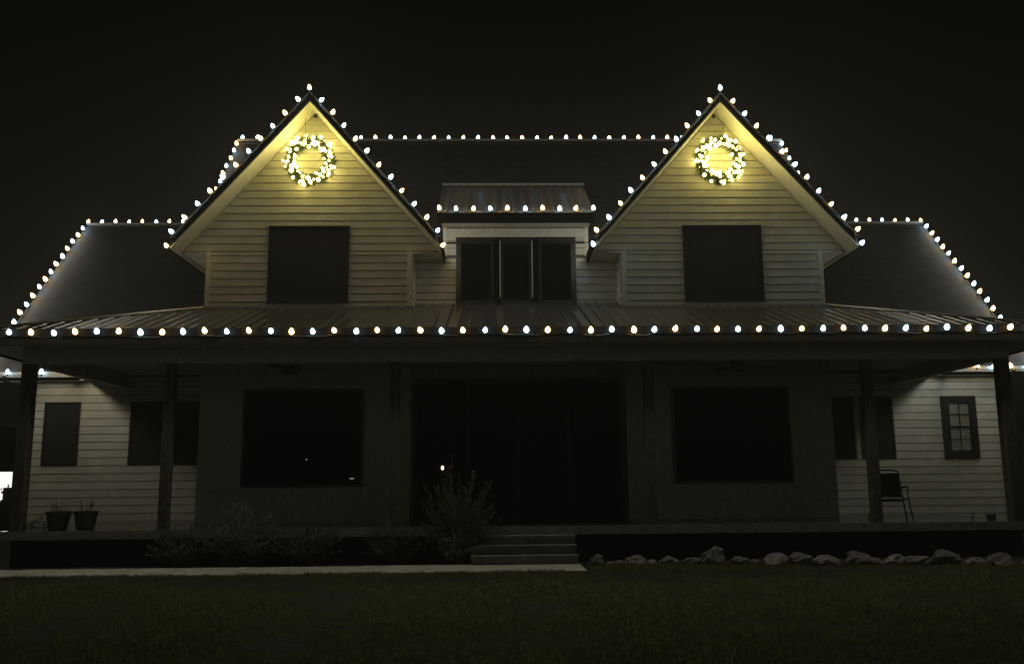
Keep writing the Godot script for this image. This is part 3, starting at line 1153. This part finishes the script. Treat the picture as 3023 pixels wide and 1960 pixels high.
# many thin stems rising from a base, leaves along them
func shrub(called: String, label: String, at: Vector3, width: float, height: float, stems: int, leaves: int, leaf_len: float, mat_: Material, upright := 0.5, depth := 0.6) -> void:
	var t := thing(called, label, "shrub", at, 0.0, "shrubs in the bed before the porch")
	var wood := new_st()
	var fol := new_st()
	for k in stems:
		var a := rng.randf() * TAU
		var rr := sqrt(rng.randf())
		var base := Vector3(cos(a) * width * 0.18, 0, sin(a) * depth * 0.15)
		var tip := Vector3(cos(a) * rr * width * 0.5, height * (0.35 + 0.75 * pow(rng.randf(), 0.8)) * (1.0 - 0.4 * rr * rr) * (1.0 + 0.18 * sin(a * 2.0 + at.x * 3.0)), sin(a) * rr * depth * 0.5)
		var mid := base.lerp(tip, 0.5) + Vector3(-cos(a) * width * 0.06, height * 0.08, 0)
		tube(wood, [base, mid, tip, tip + (tip - mid).normalized() * height * 0.08], 0.008, 0.002, 4)
		for j in leaves:
			var f := 0.15 + 0.9 * pow(rng.randf(), 0.7)
			var p := base.lerp(mid, f * 2.0) if f < 0.5 else mid.lerp(tip, f * 2.0 - 1.0)
			p += Vector3(rng.randf_range(-1, 1), rng.randf_range(-0.6, 0.6), rng.randf_range(-1, 1)) * 0.028
			var d := ((tip - base).normalized() * (0.5 + upright) + Vector3(rng.randf_range(-1, 1), rng.randf_range(-0.7, 0.9), rng.randf_range(-1, 1))).normalized()
			var n := Vector3(rng.randf_range(-0.6, 0.6), 1, rng.randf_range(-0.2, 0.8)).normalized()
			leaf(fol, p, d, n, leaf_len * rng.randf_range(0.6, 1.2), leaf_len * 0.2)
	obj("stem", wood, M.bark, t)
	var fo := obj("foliage", fol, mat_, t)
	fo.set_meta("kind", "stuff")

func yard() -> void:
	shrub("feathery_shrub", "tall feathery shrub beside the left end of the porch steps", Vector3(-1.15, 0, 0.25), 1.5, 1.5, 170, 34, 0.05, M.leaf_0, 0.9, 0.7)
	shrub("leafy_shrub", "low pale-leaved shrub right next to the steps", Vector3(-1.2, 0, 0.48), 0.62, 0.62, 50, 16, 0.07, M.leaf_2, 0.4, 0.4)
	shrub("dark_shrub", "dark low shrub left of the feathery shrub", Vector3(-2.25, 0, 0.1), 1.1, 0.75, 60, 22, 0.07, M.leaf_1, 0.5, 0.6)
	shrub("low_shrub", "spreading low shrub under the middle of the left porch window", Vector3(-3.75, 0, 0.22), 1.5, 0.72, 80, 22, 0.075, M.leaf_0, 0.4, 0.65)
	shrub("low_shrub", "highest of the low shrubs, left of the left porch window's middle", Vector3(-4.85, 0, 0.2), 1.4, 1.0, 80, 22, 0.08, M.leaf_2, 0.6, 0.65)
	shrub("low_shrub", "leftmost low shrub, right of the second porch post", Vector3(-5.9, 0, 0.25), 1.2, 0.62, 60, 20, 0.08, M.leaf_0, 0.4, 0.6)
	# rocks along the right-hand bed
	var forms := []
	for k in 6:
		forms.append(stone_mesh(k + 2, [0.62, 0.8, 0.5, 0.7, 0.42, 0.75][k]))
	# x, z, half width, form, tone
	var rocks := [
		[1.20, 0.52, 0.19, 1, 0, "reddish-topped rock beside the right end of the steps"],
		[1.42, 0.78, 0.15, 2, 0, "small low rock in front of the reddish-topped rock"],
		[1.60, 0.62, 0.14, 4, 1, "flat thin rock left of the pale jagged pair"],
		[1.84, 0.72, 0.21, 3, 2, "pale jagged rock, nearest big one to the steps"],
		[1.86, 0.50, 0.15, 5, 1, "dim upright rock behind the pale jagged rock"],
		[2.08, 0.84, 0.13, 0, 1, "small rock right of the pale jagged rock"],
		[2.44, 0.50, 0.19, 0, 2, "smooth pale rounded rock standing apart in the soil"],
		[2.80, 0.62, 0.22, 2, 0, "dark low rock between the pale rounded and the tall rock"],
		[3.18, 0.60, 0.29, 1, 1, "tallest rock of the border, under the right porch window's left edge"],
		[3.58, 0.74, 0.17, 3, 0, "dark rock right of the tallest rock"],
		[3.86, 0.82, 0.16, 2, 0, "dark flat rock left of the broad layered rock"],
		[4.15, 0.86, 0.26, 5, 2, "broad layered rock below the right porch window's middle"],
		[4.52, 0.98, 0.24, 3, 0, "dark rock right of the broad layered rock"],
		[4.95, 1.00, 0.26, 4, 2, "flat pale slab rock under the right porch window's corner"],
		[5.42, 1.06, 0.27, 1, 0, "dark hollow-faced rock left of the round bright rock"],
		[5.72, 1.14, 0.15, 5, 1, "small pinkish rock touching the round bright rock"],
		[6.05, 1.18, 0.26, 0, 2, "round bright rock left of the second porch post from the right"],
		[6.42, 1.14, 0.27, 2, 1, "reddish rock right of the round bright rock"],
		[6.80, 1.22, 0.30, 3, 0, "large dark rock before the patio chair"],
		[7.22, 1.42, 0.22, 4, 1, "low rock right of the large dark rock"],
		[7.62, 1.44, 0.24, 5, 1, "grey rock second from the right end of the border"],
		[7.98, 1.62, 0.24, 2, 1, "rightmost rock of the border"],
	]
	for r in rocks:
		var o := MeshInstance3D.new()
		o.name = numbered("rock")
		o.mesh = forms[r[3]]
		o.material_override = M["stone_%d" % r[4]]
		var s: float = r[2] * 0.9
		o.basis = Basis(Vector3.UP, rng.randf() * TAU).scaled(Vector3(s, s * rng.randf_range(0.8, 1.05), s * 0.85))
		o.position = Vector3(r[0], s * 0.22, r[1])
		add_child(o)
		tag(o, r[5], "rock", "rocks bordering the right-hand bed")
	var q := MeshInstance3D.new()
	q.name = numbered("rock")
	q.mesh = forms[0]
	q.material_override = M.stone_1
	q.transform = Transform3D(Basis().scaled(Vector3(0.14, 0.12, 0.13)), Vector3(-8.86, 0.67, -0.02 + 0.02))
	q.position = Vector3(-8.95, 0.08, 0.42)
	add_child(q)
	tag(q, "round rock at the foot of the left corner post", "rock")

# ------------------------------------------------------------------ things on the porch
func pot(at: Vector3, w: float, h: float, label: String) -> void:
	var t := thing("potted_plant", label, "potted plant", at, 0.0, "dark planters on the porch")
	var st := new_st()
	var r := w / 2.0
	lathe(st, [Vector2(0.0, 0.0), Vector2(r * 0.66, 0.0), Vector2(r * 0.72, 0.03), Vector2(r * 0.93, h - 0.05), Vector2(r * 0.95, h - 0.045), Vector2(r, h - 0.04), Vector2(r, h), Vector2(r * 0.88, h), Vector2(r * 0.86, h - 0.06), Vector2(0.0, h - 0.06)], 20)
	obj("pot", st, M.planter, t)
	st = new_st()
	for k in 12:
		var a := rng.randf() * TAU
		var b := Vector3(cos(a), 0, sin(a)) * r * 0.3
		var tip := b * rng.randf_range(1.0, 2.6) + Vector3(0, rng.randf_range(0.08, 0.26), 0)
		var p0 := b + Vector3(0, h - 0.06, 0)
		tube(st, [p0, p0.lerp(tip + Vector3(0, h - 0.06, 0), 0.6) + Vector3(0.01, 0.03, 0), tip + Vector3(0, h - 0.06, 0)], 0.005, 0.002, 4)
		for j in 3:
			leaf(st, p0.lerp(tip + Vector3(0, h - 0.06, 0), rng.randf_range(0.4, 1.0)), Vector3(rng.randf_range(-1, 1), rng.randf_range(-0.2, 0.7), rng.randf_range(-1, 1)).normalized(), Vector3.UP, 0.05, 0.01)
	obj("dry_stems", st, M.bark, t)

func porch_things() -> void:
	var y := 0.62
	pot(Vector3(-8.22, y, -0.27), 0.44, 0.33, "left of two dark planters by the left corner post")
	pot(Vector3(-7.74, y, -0.27), 0.42, 0.33, "right of two dark planters by the left corner post")
	# low plant beside the corner post
	var t := thing("leafy_plant", "low broad-leaved plant between the left corner post and the planters", "plant", Vector3(-8.55, y, -0.42))
	var st := new_st()
	for k in 130:
		var p := Vector3(rng.randf_range(-0.28, 0.24), 0, rng.randf_range(-0.12, 0.14))
		p.y = rng.randf() * 0.2 * (1.0 - absf(p.x) * 2.2)
		leaf(st, p, Vector3(rng.randf_range(-1, 1), rng.randf_range(-0.1, 0.8), rng.randf_range(-1, 1)).normalized(), Vector3(rng.randf_range(-0.5, 0.5), 1, 0.4).normalized(), rng.randf_range(0.07, 0.12), 0.024)
	var fo := obj("foliage", st, M.leaf_1, t)
	fo.set_meta("kind", "stuff")
	st = new_st()
	for k in 10:
		tube(st, [Vector3(rng.randf_range(-0.2, 0.2), 0, rng.randf_range(-0.1, 0.1)), Vector3(rng.randf_range(-0.2, 0.2), 0.16, rng.randf_range(-0.1, 0.1))], 0.004, 0.002, 4)
	obj("stem", st, M.bark, t)
	chair()
	fan(Vector3(-4.37, 3.84, -1.3), 0.0, "dark ceiling fan over the left half of the porch")
	fan(Vector3(4.34, 3.84, -1.3), 0.05, "dark ceiling fan over the right half of the porch")
	# small things at the right end
	t = thing("small_pot", "small squat pot on the porch by the right corner post", "pot", Vector3(8.57, y, -0.45))
	st = new_st()
	lathe(st, [Vector2(0, 0), Vector2(0.065, 0), Vector2(0.085, 0.09), Vector2(0.095, 0.09), Vector2(0.095, 0.11), Vector2(0.08, 0.11), Vector2(0.07, 0.07), Vector2(0, 0.07)], 16)
	obj("pot", st, M.post, t)
	t = thing("water_tap", "small water tap standing on the porch floor left of the squat pot", "tap", Vector3(8.25, y, -0.5))
	st = new_st()
	tube(st, [Vector3(0, 0, 0), Vector3(0, 0.085, 0)], 0.012, 0.012, 6)
	tube(st, [Vector3(0, 0.075, 0), Vector3(0, 0.085, 0.05), Vector3(0, 0.06, 0.07)], 0.013, 0.011, 6)
	obj("pipe", st, M.post, t)
	st = new_st()
	lathe(st, [Vector2(0, 0.098), Vector2(0.03, 0.098), Vector2(0.03, 0.108), Vector2(0, 0.108)], 10)
	obj("handle", st, M.post, t)
	# tiny lights behind the glass
	var led := SphereMesh.new()
	led.radius = 0.5
	led.height = 1.0
	led.radial_segments = 10
	led.rings = 6
	var spots := [
		[Vector3(-1.597, 1.696, -3.118), Vector3(0.065, 0.09, 0.02), "indicator_warm", "warm spot of light behind the left part of the glass door"],
		[Vector3(-4.318, 1.875, -2.408), Vector3(0.03, 0.03, 0.01), "indicator_white", "tiny round light behind the middle of the left porch window"],
		[Vector3(-3.395, 1.486, -2.408), Vector3(0.10, 0.024, 0.01), "indicator_white", "short bright dash low in the left porch window's right corner"],
	]
	for s in spots:
		var o := MeshInstance3D.new()
		o.name = numbered("indicator_light")
		o.mesh = led
		o.material_override = M[s[2]]
		o.transform = Transform3D(Basis().scaled(s[1]), s[0])
		add_child(o)
		tag(o, s[3], "light", "small lights behind the porch glass")

func chair() -> void:
	var t := thing("patio_chair", "dark sling-backed patio chair behind the second porch post from the right", "chair", Vector3(6.80, 0.62, -0.62), -0.22)
	var hw := 0.27
	for s in [-1.0, 1.0]:
		var st := new_st()
		tube(st, [Vector3(s * (hw + 0.05), 0.0, 0.30), Vector3(s * hw, 0.40, 0.24), Vector3(s * hw, 0.60, 0.22)], 0.013, 0.013, 7)
		obj("front_leg", st, M.chair_metal, t)
		st = new_st()
		tube(st, [Vector3(s * (hw + 0.07), 0.0, -0.34), Vector3(s * hw, 0.36, -0.20), Vector3(s * (hw - 0.01), 0.60, -0.25), Vector3(s * (hw - 0.02), 0.90, -0.36)], 0.014, 0.012, 7)
		obj("rear_leg", st, M.chair_metal, t)
		st = new_st()
		tube(st, [Vector3(s * hw, 0.60, -0.25), Vector3(s * (hw + 0.04), 0.615, -0.1), Vector3(s * (hw + 0.04), 0.615, 0.15), Vector3(s * hw, 0.60, 0.24)], 0.018, 0.018, 7)
		obj("armrest", st, M.chair_metal, t)
		st = new_st()
		tube(st, [Vector3(s * (hw + 0.035), 0.14, 0.28), Vector3(s * (hw + 0.04), 0.14, -0.285)], 0.010, 0.010, 6)
		obj("stretcher", st, M.chair_metal, t)
	var st := new_st()
	var n := 8
	for k in n:
		var f0 := lerpf(-1, 1, float(k) / n)
		var f1 := lerpf(-1, 1, float(k + 1) / n)
		var dip := func(f: float): return -0.03 * (1.0 - f * f)
		var a := Vector3(f0 * (hw - 0.02), 0.42, -0.20 + dip.call(f0))
		var b := Vector3(f1 * (hw - 0.02), 0.42, -0.20 + dip.call(f1))
		var c := Vector3(f1 * (hw - 0.03), 0.865, -0.345 + dip.call(f1))
		var d := Vector3(f0 * (hw - 0.03), 0.865, -0.345 + dip.call(f0))
		quad(st, a, b, c, d)
		var z := Vector3(0, 0, -0.006)
		quad(st, b + z, a + z, d + z, c + z)
		quad(st, d, c, c + z, d + z)
	obj("backrest", st, M.sling, t)
	st = new_st()
	for k in n:
		var f0 := lerpf(-1, 1, float(k) / n)
		var f1 := lerpf(-1, 1, float(k + 1) / n)
		var dip := func(f: float): return -0.03 * (1.0 - f * f)
		var a := Vector3(f0 * (hw - 0.01), 0.42 + dip.call(f0), 0.25)
		var b := Vector3(f1 * (hw - 0.01), 0.42 + dip.call(f1), 0.25)
		var c := Vector3(f1 * (hw - 0.01), 0.38 + dip.call(f1), -0.2)
		var d := Vector3(f0 * (hw - 0.01), 0.38 + dip.call(f0), -0.2)
		quad(st, a, b, c, d)
		var z := Vector3(0, -0.006, 0)
		quad(st, b + z, a + z, d + z, c + z)
		quad(st, a + z, b + z, b, a)
	obj("seat", st, M.sling, t)
	st = new_st()
	tube(st, [Vector3(-hw + 0.02, 0.90, -0.36), Vector3(-0.12, 0.925, -0.385), Vector3(0.12, 0.925, -0.385), Vector3(hw - 0.02, 0.90, -0.36)], 0.014, 0.014, 7)
	tube(st, [Vector3(-hw, 0.39, 0.25), Vector3(hw, 0.39, 0.25)], 0.013, 0.013, 6)
	tube(st, [Vector3(-hw, 0.35, -0.205), Vector3(hw, 0.35, -0.205)], 0.013, 0.013, 6)
	obj("back_frame", st, M.chair_metal, t)

func fan(at: Vector3, turn: float, label: String) -> void:
	var t := thing("ceiling_fan", label, "ceiling fan", at, turn, "porch ceiling fans")
	var st := new_st()
	lathe(st, [Vector2(0, -0.035), Vector2(0.035, -0.035), Vector2(0.06, 0.0), Vector2(0, 0.0)], 12)
	lathe(st, [Vector2(0, -0.16), Vector2(0.014, -0.16), Vector2(0.014, -0.03), Vector2(0, -0.03)], 8)
	obj("rod", st, M.fan, t)
	st = new_st()
	lathe(st, [Vector2(0, -0.36), Vector2(0.06, -0.36), Vector2(0.09, -0.34), Vector2(0.10, -0.27), Vector2(0.105, -0.22), Vector2(0.07, -0.17), Vector2(0.02, -0.15), Vector2(0, -0.15)], 16)
	obj("motor", st, M.fan, t)
	for k in 3:
		st = new_st()
		var xf := Transform3D(Basis(Vector3.UP, TAU * k / 3.0) * Basis(Vector3.RIGHT, 0.2), Vector3(0, -0.26, 0))
		var o := [Vector3(0.08, 0, 0.03), Vector3(0.2, 0, 0.06), Vector3(0.62, 0, 0.07), Vector3(0.70, 0, 0.05), Vector3(0.70, 0, -0.05), Vector3(0.62, 0, -0.07), Vector3(0.2, 0, -0.06), Vector3(0.08, 0, -0.03)]
		var up := Vector3(0, 0.012, 0)
		for j in range(1, 7):
			tri(st, xf * (o[0] + up), xf * (o[j] + up), xf * (o[j + 1] + up))
			tri(st, xf * (o[0] - up), xf * (o[j + 1] - up), xf * (o[j] - up))
		for j in 8:
			var a: Vector3 = o[j]
			var b: Vector3 = o[(j + 1) % 8]
			quad(st, xf * (a - up), xf * (b - up), xf * (b + up), xf * (a + up))
		obj("blade", st, M.fan, t)

# ------------------------------------------------------------------ beyond the left end
func shed() -> void:
	var t := thing("shed", "small dark shed with one lit window far left of the house", "shed", Vector3(-15.9, 0, -12.0))
	boxpart("wall", Vector3(-1.6, 0.0, -2.4), Vector3(0.95, 2.3, 0.0), M.skirt, t)
	var st := new_st()
	prism(st, [Vector2(-1.85, 2.2), Vector2(1.2, 2.2), Vector2(-0.32, 3.3)], -2.6, 0.25)
	obj("roof", st, M.dark_trim, t)
	var w := Node3D.new()
	w.name = "window"
	w.set_meta("label", "bright window with things standing on its sill")
	t.add_child(w)
	boxpart("lit_pane", Vector3(-0.6, 0.92, 0.005), Vector3(0.75, 1.83, 0.012), M.lit_window, w)
	st = new_st()
	box(st, Vector3(-0.64, 0.86, 0.004), Vector3(-0.6, 1.87, 0.05))
	box(st, Vector3(0.75, 0.86, 0.004), Vector3(0.79, 1.87, 0.05))
	box(st, Vector3(-0.6, 1.83, 0.004), Vector3(0.75, 1.87, 0.05))
	box(st, Vector3(-0.6, 0.86, 0.004), Vector3(0.75, 0.92, 0.05))
	obj("frame", st, M.window_frame, w)
	var al := AreaLight3D.new()
	al.name = "window_light"
	al.area_size = Vector2(1.3, 0.9)
	al.light_color = Color(1.0, 0.98, 0.95)
	al.light_energy = 0.6
	al.area_range = 30.0
	al.shadow_enabled = true
	al.position = Vector3(0.07, 1.37, 0.07)
	al.rotation.y = PI
	t.add_child(al)
	# things in front of the lower half of the window
	st = new_st()
	box(st, Vector3(0.5, 0.92, 0.02), Vector3(0.75, 1.36, 0.045))
	box(st, Vector3(0.62, 1.36, 0.02), Vector3(0.66, 1.45, 0.04))
	for k in 26:
		var c := Vector3(rng.randf_range(-0.55, 0.5), 0.95 + (k % 5) * 0.09, 0.04)
		var r := rng.randf_range(0.03, 0.058)
		lathe(st, [Vector2(0, -r), Vector2(r * 0.8, -r * 0.7), Vector2(r, 0), Vector2(r * 0.7, r * 0.7), Vector2(0, r)], 8, Transform3D(Basis().scaled(Vector3(1, 1, 0.3)), c))
	obj("sill_clutter", st, M.post, w)
